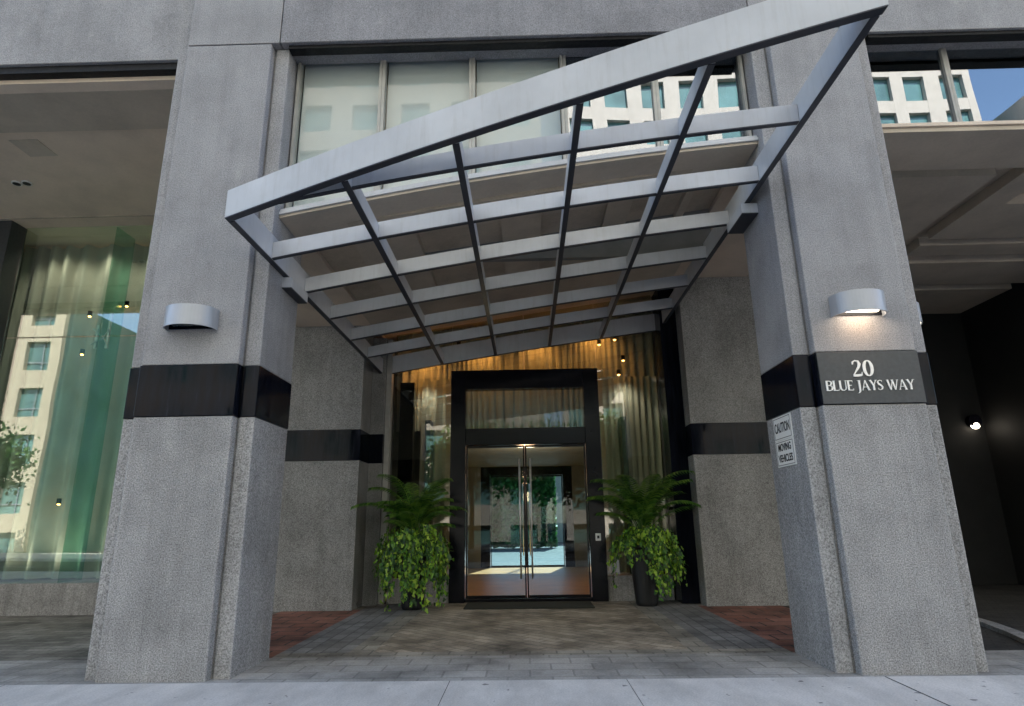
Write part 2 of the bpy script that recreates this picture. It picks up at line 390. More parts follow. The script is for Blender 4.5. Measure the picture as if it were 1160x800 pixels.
# centre clerestory windows: sloping sill
WY = 6.75
def glaz(name, x0, x1, zb0, zb1, zt, y, mat, parent, th=.012):
    bm = bm_new(); add_prism(bm, [(x0, y, zb0), (x1, y, zb1), (x1, y, zt), (x0, y, zt)], (0, th, 0)); return obj(name, bm, mat, parent)
camb = lambda x: .085 * (1 - (x / 2.85) ** 2)
sill = lambda x: 5.03 + SL * (x + 2.85) + camb(x)
mx_ = [-2.84, -1.74, -.59, .57, 1.72, 2.84]
for i, (a, b_) in enumerate(zip(mx_, mx_[1:])):
    w = glaz('window', a + .04, b_ - .04, sill(a + .04) + .05, sill(b_ - .04) + .05, 7.228, WY, M['glass_up'] if i < 3 else M['glass_upr'], H)
    ORG[w.name] = ORG[H.name]
    box_obj('mullion', (a + .002, a + .038, WY - .05, WY + .06, sill(a) + .03, 7.28), M['mullion'], w)
    box_obj('mullion', (b_ - .038, b_ - .002, WY - .05, WY + .06, sill(b_) + .03, 7.28), M['mullion'], w)
    box_obj('head_frame', (a + .04, b_ - .04, 6.54, WY + .05, 7.23, 7.28), M['mullion'], w)
    if i < 3:
        bm = bm_new(); add_prism(bm, [(a + .05, WY + .07, sill(a)), (b_ - .05, WY + .07, sill(b_)), (b_ - .05, WY + .07, 7.29), (a + .05, WY + .07, 7.29)], (0, .01, 0)); obj('roller_blind', bm, M['blind'], w)
    else:
        bm = bm_new(); add_prism(bm, [(a + .05, WY + .16, 7.14), (b_ - .05, WY + .16, 7.14), (b_ - .05, WY + .16, 7.3), (a + .05, WY + .16, 7.3)], (0, .01, 0)); obj('roller_blind', bm, M['blind'], w)
# sill ledge: two thin pale metal lips
shc = lambda x: SL * (x + 2.85) + camb(x)
bm = bm_new(); add_arch(bm, -2.855, 2.855, 6.60, 6.80, 4.985, 5.02, shc); obj('window_sill', bm, M['steel'], H)
bm = bm_new(); add_arch(bm, -2.855, 2.855, 6.57, 6.80, 4.94, 4.975, shc); obj('window_sill', bm, M['steel'], H)
# box behind the windows (upper room) and lip soffit
box_obj('upper_room_wall', (-2.85, 2.85, 8.6, 8.7, 5.2, 7.4), M['lobbywall'], H)
box_obj('upper_floor_slab', (-16, 16, 6.76, 20.2, 7.30, 7.5), M['soffit_dim'], H)
sh = lambda x: SL * (x + 2.85)
bm = bm_new(); add_arch(bm, -2.855, 2.855, 6.60, 7.19, 4.905, 4.938, shc); obj('lip_soffit', bm, M['soffit'], H)
box_obj('upstand', (-2.855, 2.855, 7.02, 7.19, 4.94, 5.35), M['soffit_dim'], H, shear=sh)
# main centre soffit
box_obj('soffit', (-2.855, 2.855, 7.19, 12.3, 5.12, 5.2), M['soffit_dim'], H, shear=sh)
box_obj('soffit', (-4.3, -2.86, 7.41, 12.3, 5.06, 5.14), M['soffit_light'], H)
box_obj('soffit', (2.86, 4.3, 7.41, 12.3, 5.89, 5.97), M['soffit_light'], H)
box_obj('side_wall', (-4.4, -4.31, 7.42, 12.3, 5.07, 7.22), M['soffit'], H); box_obj('side_wall', (4.18, 4.27, 7.42, 12.3, 5.98, 7.28), M['soffit'], H)
for x0, x1, y0, y1 in ((-.28, .28, 7.25, 10.1), (-2.3, -1.95, 7.25, 10.1), (-1.9, -1.45, 7.25, 10.1), (2.3, 2.42, 7.25, 11), (1.2, 1.55, 7.25, 10.1)):
    box_obj('soffit_beam', (x0, x1, y0, y1, 5.03, 5.118), M['soffit'], H, shear=sh)
box_obj('soffit_beam', (-2.85, 2.85, 10.1, 11.2, 5.0, 5.118), M['soffit'], H, shear=sh)
box_obj('soffit_beam', (-2.85, 2.85, 7.75, 7.85, 5.06, 5.116), M['soffit'], H, shear=sh)
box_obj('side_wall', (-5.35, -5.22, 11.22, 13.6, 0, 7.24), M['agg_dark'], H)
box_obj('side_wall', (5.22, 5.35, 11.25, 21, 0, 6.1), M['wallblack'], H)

box_obj('rear_wall', (-30, -5.31, 20.2, 20.4, -.3, 11.5), M['lobbywall'], H); box_obj('rear_wall', (5.3, 30, 20.2, 20.4, -.3, 11.5), M['lobbywall'], H); box_obj('rear_wall', (-5.3, 5.3, 20.2, 20.4, 7.51, 11.5), M['lobbywall'], H)
# ---- left bay: stepped ceiling, glass wall, low plinth
box_obj('groove_strip', (-16, -4.28, 6.90, 6.98, 7.08, 7.3), M['gap'], H)
box_obj('soffit_strip', (-16, -4.28, 6.72, 6.90, 6.98, 7.13), M['soffit_light'], H)
box_obj('shadow_gap', (-16, -4.28, 6.60, 6.72, 7.04, 7.138), M['rough_black'], H)
box_obj('bay_ceiling', (-16, -4.28, 6.99, 8.06, 7.22, 7.29), M['soffit'], H)
box_obj('bay_ceiling', (-16, -4.28, 8.08, 12.6, 7.25, 7.29), M['soffit_light'], H)
box_obj('ceiling_rib', (-16, -5.2, 10.75, 10.79, 7.235, 7.25), M['soffit_dim'], H)
box_obj('access_panel', (-7.95, -7.5, 8.28, 8.72, 7.238, 7.25), M['soffit'], H)
box_obj('plinth', (-9.98, -5.22, 11.12, 11.6, -.02, .5), M['kerb'], H, bevel=.015)
box_obj('black_pier', (-13, -9.98, 10.85, 11.24, -.02, 7.25), M['panel'], H, label='black granite pier at the far left of the glazed bay')
gx = [-9.96, -8.1, -5.22]
GW = None
for a, b_ in zip(gx, gx[1:]):
    for z0, z1 in ((.5, 4.93), (4.95, 7.25)):
        g_ = box_obj('glass_pane', (a + .006, b_ - .006, 11.18, 11.20, z0 + .003, z1 - .003), M['glass_left'], H)
        ORG[g_.name] = ORG[H.name]
        if GW is None: GW = g_
fin = box_obj('glass_fin', (-8.135, -8.115, 11.215, 11.80, .5, 7.25), M['glass_fin'], H)
ORG[fin.name] = ORG[H.name]
bm = bm_new()
for dx in (-1, 1):
    for dz in (-1, 1): add_tube(bm, [(-8.1, 11.30, 4.94), (-8.1 + dx * .16, 11.21, 4.94 + dz * .16)], .016, 6)
    add_tube(bm, [(-8.1 + dx * .11, 11.27, 4.72), (-8.1 + dx * .11, 11.27, 5.3 + dx * .12)], .03, 8)
obj('spider_fitting', bm, M['pull'], fin)
box_obj('lounge_back_wall', (-12, -5.3, 14.6, 14.7, 0, 7.25), M['lobbywall'], H)
box_obj('lounge_floor', (-12, -5.36, 11.6, 14.6, -.02, .3), M['lobbywall'], H)
box_obj('bay_end_wall', (-16.2, -16, 6.9, 12.6, 0, 7.3), M['agg_dark'], H)

# ---- right bay: window band, lip, coffered soffit, dark driveway
wx = [4.18, 5.38, 6.70, 8.0, 9.3]
for a, b_ in zip(wx, wx[1:]):
    w = box_obj('window', (a + .035, b_ - .035, WY, WY + .012, 5.99, 7.158), M['glass_upr'], H); ORG[w.name] = ORG[H.name]
    box_obj('mullion', (a + .002, a + .033, WY - .04, WY + .05, 5.97, 7.20), M['mullion'], w); box_obj('mullion', (b_ - .033, b_ - .002, WY - .04, WY + .05, 5.97, 7.20), M['mullion'], w)
    box_obj('roller_blind', (a + .05, b_ - .05, WY + .16, WY + .17, 7.12, 7.28), M['blind'], w)
box_obj('head_frame', (4.28, 16, 6.58, WY + .1, 7.16, 7.2), M['mullion'], H)
box_obj('window_sill', (4.29, 16, 6.60, 6.82, 5.92, 5.965), M['soffit_light'], H)
box_obj('lip_soffit', (4.29, 16, 6.63, 7.50, 5.86, 5.915), M['soffit'], H)
box_obj('upper_room_wall', (5.36, 16, 8.6, 8.7, 6.2, 7.29), M['lobbywall'], H)
box_obj('coffer_soffit', (5.36, 16, 7.50, 21, 6.12, 6.2), M['soffit_dim'], H); box_obj('coffer_soffit', (4.28, 5.22, 7.50, 12, 6.12, 6.2), M['soffit_dim'], H)
for b6 in ((5.0, 6.62, 7.85, 9.9), (6.95, 7.35, 7.75, 9.9), (7.35, 12, 8.7, 9.9), (6.95, 12, 10.15, 10.6), (5.36, 12, 10.95, 12.1), (7.2, 7.7, 12.4, 21), (5.36, 6.9, 12.4, 14.0), (8.2, 12, 12.4, 14.5)):
    box_obj('soffit_beam', (b6[0], b6[1], b6[2], b6[3], 5.96 if b6[1] > 5.3 else 5.99, 6.118), M['soffit'], H)
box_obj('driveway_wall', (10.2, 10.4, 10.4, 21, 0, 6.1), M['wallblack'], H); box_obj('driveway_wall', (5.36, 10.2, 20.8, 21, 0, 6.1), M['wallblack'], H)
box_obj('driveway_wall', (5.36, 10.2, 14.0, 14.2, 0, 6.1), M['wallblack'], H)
box_obj('bay_end_wall', (16, 16.2, 6.9, 21, 0, 7.3), M['agg_dark'], H)

# ---- entrance glass wall
zt = lambda x: 5.10 + sh(x)
def slop(name, x0, x1, z0, y, mat, parent, th=.015):
    bm = bm_new(); add_prism(bm, [(x0, y, z0), (x1, y, z0), (x1, y, zt(x1)), (x0, y, zt(x0))], (0, th, 0)); o = obj(name, bm, mat, parent); ORG[o.name] = ORG[H.name]; return o
slop('glass_pane', -2.60, -1.46, .44, 12.16, M['glass_side'], H); slop('glass_pane', 1.45, 2.64, .44, 12.16, M['glass_side'], H)
slop('glass_pane', -1.45, -.01, 4.34, 12.16, M['glass_side'], H); slop('glass_pane', .01, 1.44, 4.34, 12.16, M['glass_side'], H)
box_obj('plinth', (-2.61, -1.46, 12.10, 12.5, -.02, .43), M['kerb'], H, bevel=.012); box_obj('plinth', (1.45, 2.65, 12.10, 12.5, -.02, .43), M['kerb'], H, bevel=.012)
box_obj('interior_post', (-2.50, -2.22, 12.22, 12.40, 0, 4.15), M['darkframe'], H)
def portal(y, d, parent):
    bm = bm_new()
    add_box(bm, -1.455, -1.165, y, y + d, 0, 4.33); add_box(bm, 1.155, 1.445, y, y + d, 0, 4.33)
    add_box(bm, -1.164, 1.154, y, y + d, 3.95, 4.33); add_box(bm, -1.164, 1.154, y + .03, y + d, 2.85, 3.17)
    add_box(bm, -1.164, 1.154, y + .06, y + d, 0, .055)
    o = obj('door_frame', bm, M['darkframe'], parent, bevel=.006); ORG[o.name] = ORG[H.name]
    box_obj('transom_pane', (-1.163, 1.153, y + .14, y + .15, 3.172, 3.948), M['glass_door'], o)
    for x0, x1, px in ((-1.155, -.03, -.13), (-.02, 1.145, .08)):
        g_ = box_obj('door', (x0 + .03, x1 - .03, y + .12, y + .135, .11, 2.80), M['glass_door'], parent); ORG[g_.name] = ORG[H.name]
        bm = bm_new(); add_box(bm, x0, x0 + .029, y + .10, y + .15, .06, 2.845); add_box(bm, x1 - .029, x1, y + .10, y + .15, .06, 2.845)
        add_box(bm, x0 + .03, x1 - .03, y + .10, y + .15, .06, .109); add_box(bm, x0 + .03, x1 - .03, y + .10, y + .15, 2.801, 2.845)
        obj('door_rail', bm, M['darkframe'], g_)
        bm = bm_new(); add_tube(bm, [(px, y + .03, .40), (px, y + .03, 2.58)], .016, 12)
        for z in (.6, 2.4): add_tube(bm, [(px, y + .03, z), (px, y + .12, z)], .012, 8)
        obj('pull_handle', bm, M['pull'], g_, smooth=True)
portal(12.02, .24, H); portal(20.2, .2, H)
box_obj('vestibule_wall', (-2.0, -1.9, 12.32, 20.2, 0, 3.4), M['vest'], H); box_obj('vestibule_wall', (1.9, 2.0, 12.32, 20.2, 0, 3.4), M['vest'], H)
box_obj('vestibule_ceiling', (-2.0, 2.0, 12.95, 20.2, 3.12, 3.2), M['lobbywall'], H)
box_obj('lobby_floor', (-5, 5, 12.51, 20.2, -.02, .05), M['tan'], H); box_obj('lobby_floor', (-1.44, 1.44, 12.28, 12.508, -.02, .05), M['tan'], H)
for x0, x1, z0 in ((-5.3, -1.46, 0), (1.45, 5.2, 0), (-1.459, 1.449, 3.6)):
    box_obj('lobby_rear_wall', (x0, x1, 20.2, 20.4, z0, 7.3), M['lobbywall'], H)
box_obj('lobby_back_wall', (-5.2, -2.01, 13.6, 13.7, 0, 7.25), M['lobbywall'], H); box_obj('lobby_back_wall', (2.01, 5.2, 13.6, 13.7, 0, 7.25), M['lobbywall'], H)
box_obj('lobby_back_wall', (-2.005, 2.005, 13.6, 13.7, 3.42, 7.25), M['lobbywall'], H)
box_obj('lobby_ceiling', (-3.0, 3.0, 12.3, 13.6, 5.6, 5.7), M['soffit_dim'], H, shear=lambda x: .3 if x > 0 else -.3)

# ------------------------------------------------------------------ curtains
def curtain(name, x0, x1, y, z0, zf, mat, label, amp=.07, wl=.19, seed=1, group=None):
    rnd = random.Random(seed); bm = bm_new(); n = int((x1 - x0) / .02); ph = 0; cols = []
    for i in range(n + 1):
        x = x0 + (x1 - x0) * i / n; ph += 2 * math.pi * .02 / (wl * (1 + .35 * math.sin(x * 2.3 + seed)))
        cols.append((x, math.sin(ph) + .3 * math.sin(ph * 2.1 + 1)))
    zs = 8; grid = []
    for x, s in cols:
        z1 = zf(x); row = []
        for j in range(zs + 1):
            t = j / zs; row.append(bm.verts.new((x + .015 * math.sin(t * 3 + x * 4), y + amp * s * (1 - .45 * t), z0 + (z1 - z0) * t)))
        grid.append(row)
    for a, b_ in zip(grid, grid[1:]):
        for j in range(zs): bm.faces.new((a[j], b_[j], b_[j + 1], a[j + 1]))
    o = obj(name, bm, mat, None, origin=((x0 + x1) / 2, y, z0), smooth=True)
    return tag(o, label, 'curtain', group)
flat = lambda v: (lambda x: v)
curtain('curtain', -12.5, -5.3, 11.98, .52, flat(7.2), M['curtain_l'], 'long beige folded curtain behind the green tinted glass left of the left pillar', .15, .40, 3)
curtain('curtain', -2.15, -1.50, 12.70, .44, flat(4.3), M['curtain'], 'pale sheer curtain behind the glass directly left of the door frame', .05, .16, 5)
curtain('curtain', 1.50, 2.72, 12.70, .44, flat(4.3), M['curtain'], 'pale sheer curtain behind the glass directly right of the door frame', .05, .17, 6)
curtain('curtain', -2.7, 2.78, 12.82, 3.25, lambda x: 5.75 + .1 * x, M['curtain'], 'wide curtain glowing amber in lamp light above the entrance door', .05, .15, 8)

# ------------------------------------------------------------------ steel canopy
C = thing('entrance_canopy', (0, 8.5, 4.27), 'tilted light grey steel grid canopy jutting over the entrance between the pillars', 'canopy')
cs = lambda x: SL * 1.014 * (x + 2.83)
ZB = 4.27
def slopbar(name, x0, x1, y0, y1, z0, z1, bow=None, kind='x'):
    n = 18 if bow else 1
    bm = bm_new(); add_arch(bm, x0, x1, y0, y1, z0 + .012, z1, cs, bow, n); o = obj(name, bm, M['steel'], C); ORG[o.name] = ORG[C.name]
    bm = bm_new(); add_arch(bm, x0 + .002, x1 - .002, y0 + .002, y1 - .002, z0 + .001, z0 + .0115, cs, bow, n); obj('underside_shade', bm, M['strip'], o)  # thin dark layer added as painted shade below the bar
    return o
yfront = lambda x: 5.37 - .295 * (x + 2.84) + .01277 * (x + 2.84) * (x - .38)
bowf = lambda x: -.13 * (1 - (x / 2.8) ** 2)
# the front beam is slanted in plan, gently curved, and deepens to the right
FB = slopbar('front_beam', -2.86, 2.79, 0, .09, ZB, lambda x: ZB + .30 + .013 * (x + 2.84), bow=yfront)
slopbar('side_beam', -2.86, -2.80, yfront(-2.84) + .095, 12.0, ZB, ZB + .29)
slopbar('side_beam', 2.71, 2.78, yfront(2.75) + .095, 12.0, ZB, ZB + .29)
for y in (6.36, 7.42, 8.49, 9.59, 10.69):
    slopbar('cross_bar', -2.795, 2.705, y, y + .055, ZB + .004, ZB + .20, bow=bowf)
slopbar('cross_bar', -2.30, 2.705, 5.28, 5.335, ZB + .004, ZB + .20, bow=bowf)
slopbar('rear_beam', -2.795, 2.705, 12.05, 12.11, ZB + .002, ZB + .36, bow=bowf)
for x in (-1.62, -.56, .51, 1.55):
    slopbar('rib', x - .032, x + .032, yfront(x) + .095, 12.04 + bowf(x), ZB - .006, ZB + .17)
for x0, x1, z in ((-2.858, -2.74, 4.13), (2.66, 2.858, 4.96)):
    o = box_obj('wall_bracket', (x0, x1, 6.85, 7.40, z, z + .125), M['steel'], C); ORG[o.name] = ORG[C.name]
    box_obj('underside_shade', (x0 + .002, x1 - .002, 6.852, 7.398, z - .012, z - .001), M['strip'], o)  # same painted shade below the bracket
for x0, x1, z in ((-3.0, -2.80, 4.28), (2.71, 2.98, 5.1)):
    box_obj('wall_bracket', (x0, x1, 12.06, 12.14, z, z + .22), M['steel'], C)

# ------------------------------------------------------------------ wall lamps
def wall_lamp(x, y, z, label, lit):
    t = thing('wall_lamp', (x, y, z), label, 'wall lamp', 'curved metal lamps on the front pillars')
    bm = bm_new(); n = 24; w, d, h, th = .275, .26, .225, .012
    def arc(w, d, z): return [(x + w * math.cos(math.pi * k / n) * (1 if 1 else 0), y - d * math.sin(math.pi * k / n) ** .8 - .004, z) for k in range(n + 1)]
    outb, outt, inb, int_ = arc(w, d, z), arc(w, d, z + h), arc(w - th, d - th, z), arc(w - th, d - th, z + h)
    V = [[bm.verts.new(p) for p in r] for r in (outb, outt, inb, int_)]
    for k in range(n):
        bm.faces.new((V[0][k], V[0][k + 1], V[1][k + 1], V[1][k])); bm.faces.new((V[2][k], V[3][k], V[3][k + 1], V[2][k + 1]))
        bm.faces.new((V[0][k], V[2][k], V[2][k + 1], V[0][k + 1])); bm.faces.new((V[1][k], V[1][k + 1], V[3][k + 1], V[3][k]))
    obj('shade', bm, M['alu'], t, smooth=False, bevel=0)
    bm = bm_new(); v = [bm.verts.new((p[0], p[1] , z + h - .012)) for p in arc(w - .014, d - .014, z)]
    v2 = [bm.verts.new((p[0], p[1], z + h - .022)) for p in arc(w - .014, d - .014, z)]
    bm.faces.new(v); bm.faces.new(v2[::-1])
    for k in range(n): bm.faces.new((v[k], v2[k], v2[k + 1], v[k + 1]))
    bm.faces.new((v[0], v[-1], v2[-1], v2[0]))
    obj('top_plate', bm, M['alu'], t)
    box_obj('back_plate', (x - .27, x + .27, y - .012, y - .002, z + .02, z + h - .03), M['darkframe'], t)
    bm = bm_new(); pts = [(x + .21 * math.cos(k * math.pi / 12), y - .02 - .20 * math.sin(k * math.pi / 12), z + .05) for k in range(13)]
    a = [bm.verts.new(p) for p in pts]; b_ = [bm.verts.new((p[0], p[1], p[2] + .05)) for p in pts]
    bm.faces.new(a); bm.faces.new(b_[::-1])
    for k in range(12): bm.faces.new((a[k], b_[k], b_[k + 1], a[k + 1]))
    bm.faces.new((a[-1], b_[-1], b_[0], a[0]))
    obj('lens', bm, M['lampwhite'] if lit else M['lampoff'], t)
    return t
wall_lamp(-3.585, 6.36, 3.45, 'unlit half round metal lamp on the left front pillar', False)
wall_lamp(3.545, 6.36, 3.45, 'glowing half round metal lamp above the address on the right front pillar', True)
lt = wall_lamp(0, 0, 0, 'half round lamp on the outer side of the right pillar mostly hidden by its edge', True)
lt.location = (4.27, 6.93, 3.50); lt.rotation_euler = (0, 0, R(90))
def light(name, kind, loc, power, col, **k):
    d = bpy.data.lights.new(name, kind); d.energy = power; d.color = col
    for a, v in k.items(): setattr(d, a, v)
    o = bpy.data.objects.new(name, d); COL.objects.link(o); o.location = loc; return o
l_ = light('wall_lamp_glow', 'AREA', (3.545, 6.20, 3.475), .28, (1, .55, .25), size=.14)

# ------------------------------------------------------------------ address lettering
GL = {}   # strokes: list of polylines with per point width, unit cap height
T, t_ = .17, .075
def S(*p): return list(p)
GL['B'] = (.62, [S((.09, 0, T), (.09, 1, T)), S((.0, .985, .03), (.3, .985, .05)), S((.0, .015, .03), (.3, .015, .05)),
    S((.1, .97, .06), (.32, .97, .07), (.46, .90, .12), (.50, .76, .17), (.45, .62, .12), (.32, .53, .07), (.1, .53, .06)),
    S((.32, .53, .06), (.50, .46, .12), (.56, .28, .18), (.50, .11, .13), (.34, .03, .07), (.1, .03, .06))])
GL['L'] = (.56, [S((.09, 0, T), (.09, 1, T)), S((0, .985, .03), (.2, .985, .03)), S((.0, .035, .07), (.42, .035, .07), (.52, .10, .03)), S((.505, .02, .03), (.53, .22, .02))])
GL['U'] = (.72, [S((.0, .985, .03), (.2, .985, .03)), S((.09, 1, T), (.09, .35, T), (.13, .15, .15), (.26, .04, .09), (.40, .03, .07), (.53, .10, .07), (.585, .28, .07), (.59, 1, .07)), S((.5, .985, .03), (.68, .985, .03))])
GL['E'] = (.56, [S((.09, 0, T), (.09, 1, T)), S((.0, .965, .07), (.47, .965, .07)), S((.475, .995, .03), (.48, .82, .02)), S((.1, .52, .06), (.40, .52, .06)), S((.0, .035, .07), (.50, .035, .07)), S((.505, .01, .03), (.52, .2, .02))])
GL['J'] = (.36, [S((.02, .985, .03), (.3, .985, .03)), S((.18, 1, T), (.18, .05, T), (.15, -.14, .13), (.06, -.25, .06), (-.05, -.27, .03))])
GL['A'] = (.74, [S((.34, 1.0, .05), (.05, .0, .05)), S((.34, 1.0, .10), (.62, 0, .17)), S((.14, .32, .06), (.50, .32, .06)), S((-.02, .015, .03), (.14, .015, .03)), S((.5, .015, .03), (.74, .015, .03))])
GL['Y'] = (.66, [S((.06, 1, .16), (.32, .48, .15)), S((.58, 1, .06), (.34, .50, .07)), S((.33, .52, T), (.33, 0, T)), S((-.03, .985, .03), (.18, .985, .03)), S((.48, .985, .03), (.68, .985, .03))])
GL['S'] = (.54, [S((.44, .80, .03), (.42, .93, .05), (.27, .975, .06), (.12, .90, .11), (.07, .76, .15), (.14, .61, .17), (.34, .44, .17), (.44, .28, .16), (.39, .11, .12), (.24, .025, .06), (.09, .06, .05), (.04, .22, .03))])
GL['W'] = (1.02, [S((.05, 1, .15), (.28, 0, .12)), S((.28, 0, .06), (.50, .95, .06)), S((.46, 1, .15), (.69, 0, .12)), S((.69, 0, .06), (.93, 1, .06)), S((-.05, .985, .03), (.16, .985, .03)), S((.36, .985, .03), (.58, .985, .03)), S((.84, .985, .03), (1.02, .985, .03))])
GL['2'] = (.60, [S((.04, .74, .08), (.06, .88, .10), (.2, .975, .06), (.36, .93, .12), (.43, .76, .18), (.36, .56, .13), (.16, .28, .07), (.02, .06, .05)), S((.01, .07, .14), (.30, .07, .14), (.47, .09, .13)), S((.49, .06, .05), (.53, .28, .03))])
GL['0'] = (.64, [S(*[(.29 + .22 * math.cos(k * math.pi / 12), .5 + .455 * math.sin(k * math.pi / 12), .06 + .12 * abs(math.cos(k * math.pi / 12))) for k in range(25)])])
def lettering(name, text, x0, x1, zb, cap, y, depth, mat, parent):
    tot = sum((GL[c][0] if c != ' ' else .34) for c in text) ; sx = (x1 - x0) / tot
    bm = bm_new(); cx_ = x0; k = 0
    for ch in text:
        if ch == ' ': cx_ += .34 * sx; continue
        for st in GL[ch][1]:
            P = [Vector((cx_ + p[0] * sx, zb + p[1] * cap)) for p in st]; W = [p[2] * cap * .5 for p in st]
            Lf, Rt = [], []
            for i, p in enumerate(P):
                d = (P[min(i + 1, len(P) - 1)] - P[max(i - 1, 0)]).normalized(); n = Vector((-d.y, d.x)); Lf.append(p + n * W[i]); Rt.append(p - n * W[i])
            yy = y - depth - .0003 * (k % 7); k += 1
            for i in range(len(P) - 1):
                q = [Lf[i], Lf[i + 1], Rt[i + 1], Rt[i]]
                add_prism(bm, [(v.x, yy, v.y) for v in q], (0, depth, 0))
        cx_ += GL[ch][0] * sx
    return obj(name, bm, mat, parent)
AS = thing('address_sign', (3.575, 6.35, 2.52), 'dark granite address panel reading 20 BLUE JAYS WAY on the right front pillar', 'address sign')
box_obj('sign_panel', (3.055, 4.095, 6.344, 6.3555, 2.522, 3.068), M['panel'], AS, bevel=.002)
lettering('house_number', '20', 3.395, 3.62, 2.800, .175, 6.3435, .012, M['letter'], AS)
lettering('street_name', 'BLUE JAYS WAY', 3.10, 4.00, 2.655, .105, 6.3435, .012, M['letter'], AS)

# caution notice on the inner side of the right pillar
CSN = thing('caution_sign', (2.85, 6.95, 2.2), 'small white CAUTION MOVING VEHICLES notice under the black band of the right pillar', 'sign')
box_obj('sign_plate', (2.846, 2.858, 6.70, 7.18, 2.24, 2.50), M['white'], CSN)
box_obj('sign_plate', (2.846, 2.858, 6.70, 7.18, 1.95, 2.235), M['white'], CSN)
bm = bm_new()
for z0, z1 in ((2.255, 2.485), (1.965, 2.22)):
    for a in ((6.715, 7.165, z0, z0 + .006), (6.715, 7.165, z1 - .006, z1), (6.715, 6.721, z0, z1), (7.159, 7.165, z0, z1)):
        add_box(bm, 2.8445, 2.8458, a[0], a[1], a[2], a[3])
obj('border', bm, M['ink'], CSN)
def font_text(name, body, size, loc, parent, mat, width):
    cu = bpy.data.curves.new(name, 'FONT'); cu.body = body; cu.size = size; cu.align_x = 'CENTER'; cu.align_y = 'CENTER'; cu.extrude = .001; cu.offset = .0025
    tmp = bpy.data.objects.new(name + '_tmp', cu); COL.objects.link(tmp)
    dg = bpy.context.evaluated_depsgraph_get(); me = bpy.data.meshes.new_from_object(tmp.evaluated_get(dg)); bpy.data.objects.remove(tmp)
    xs = [v.co.x for v in me.vertices]; s = width / (max(xs) - min(xs))
    o = bpy.data.objects.new(name, me); COL.objects.link(o); me.materials.clear(); me.materials.append(mat)
    # reading direction runs toward the street (-Y), facing -X
    Mx = Matrix(((0, 0, -1, 0), (-s, 0, 0, 0), (0, 1, 0, 0), (0, 0, 0, 1))); Mx.translation = Vector(loc)
    for v in me.vertices: v.co = Mx @ v.co - Vector(ORG[parent.name])
    o.parent = parent; return o
font_text('lettering', 'CAUTION', .15, (2.8445, 6.94, 2.37), CSN, M['ink'], .40)
font_text('lettering', 'MOVING', .11, (2.8445, 6.94, 2.155), CSN, M['ink'], .34)
font_text('lettering', 'VEHICLES', .11, (2.8445, 6.94, 2.035), CSN, M['ink'], .38)

# ------------------------------------------------------------------ small things
CR = thing('card_reader', (1.30, 12.02, 1.1), 'small white card reader on the right jamb of the black door frame', 'card reader')
box_obj('housing', (1.255, 1.355, 11.995, 12.018, 1.05, 1.18), M['white'], CR, bevel=.005); box_obj('reader_slot', (1.285, 1.325, 11.991, 11.9945, 1.09, 1.14), M['ink'], CR)
dm = box_obj('door_mat', (-1.10, 1.10, 11.15, 11.95, .0, .022), M['mat'], None, origin=(0, 11.5, 0), bevel=.005); tag(dm, 'dark green doormat lying in front of the glass entrance doors', 'doormat')
dl = thing('ceiling_light', (-8.71, 9.5, 7.25), 'small recessed twin downlight in the pale ceiling of the left bay', 'ceiling light')
bm = bm_new()
for dx in (-.09, .09):
    for k in range(1): add_tube(bm, [(-8.71 + dx, 9.5, 7.225), (-8.71 + dx, 9.5, 7.249)], .08, 16)
obj('trim_ring', bm, M['white'], dl)
bm = bm_new()
for dx in (-.09, .09): add_tube(bm, [(-8.71 + dx, 9.5, 7.220), (-8.71 + dx, 9.5, 7.2245)], .062, 16)
obj('lamp_well', bm, M['ink'], dl)
def downlight(x, y, z, label):
    t = thing('interior_spotlight', (x, y, z), label, 'spotlight', 'warm spotlights inside the lobby glass')
    bm = bm_new(); add_tube(bm, [(x, y, z), (x, y, z + .10)], .04, 10); obj('housing', bm, M['darkframe'], t)
    bm = bm_new(); add_tube(bm, [(x, y - .01, z - .012), (x, y, z - .001)], [.02, .03], 10); obj('bulb', bm, M['warm'], t)
for x, z, w in ((-2.62, 5.0, 'leftmost beside the left pier'), (-1.36, 4.98, 'above the left edge of the door frame'), (1.57, 4.95, 'just right of the door frame top'), (1.90, 5.05, 'upper of the pair by the right curtain'), (2.05, 4.60, 'middle one over the right curtain'), (1.94, 4.30, 'lowest one over the right curtain')):
    downlight(x, 12.5, z, 'tiny warm spotlight glowing behind the entrance glass, ' + w)
for x, z, w in ((-8.78, 5.55, 'upper left'), (-8.05, 5.75, 'upper right beside the fin'), (-8.8, 4.75, 'lower left'), (-7.55, 4.6, 'lower right beside the fin'), (-8.75, 1.85, 'low orange one near the plinth')):
    downlight(x, 11.75, z, 'tiny warm spotlight behind the green lounge glass, ' + w)
gl = thing('driveway_lamp', (9.93, 13.99, 3.32), 'small glowing lamp on the black wall deep inside the driveway at right', 'lamp')
bm = bm_new(); bmesh.ops.create_uvsphere(bm, u_segments=14, v_segments=8, radius=.10, matrix=Matrix.Translation((9.93, 13.90, 3.32)) @ Matrix.Diagonal((1, .55, .8, 1))); obj('globe', bm, M['lampwhite'], gl, smooth=True)
bm = bm_new(); add_tube(bm, [(9.93, 13.86, 3.42), (9.93, 13.995, 3.42)], .14, 14); obj('hood', bm, M['darkframe'], gl)
light('driveway_lamp_glow', 'POINT', (9.93, 13.6, 3.2), .5, (1, .9, .75), shadow_soft_size=.08)
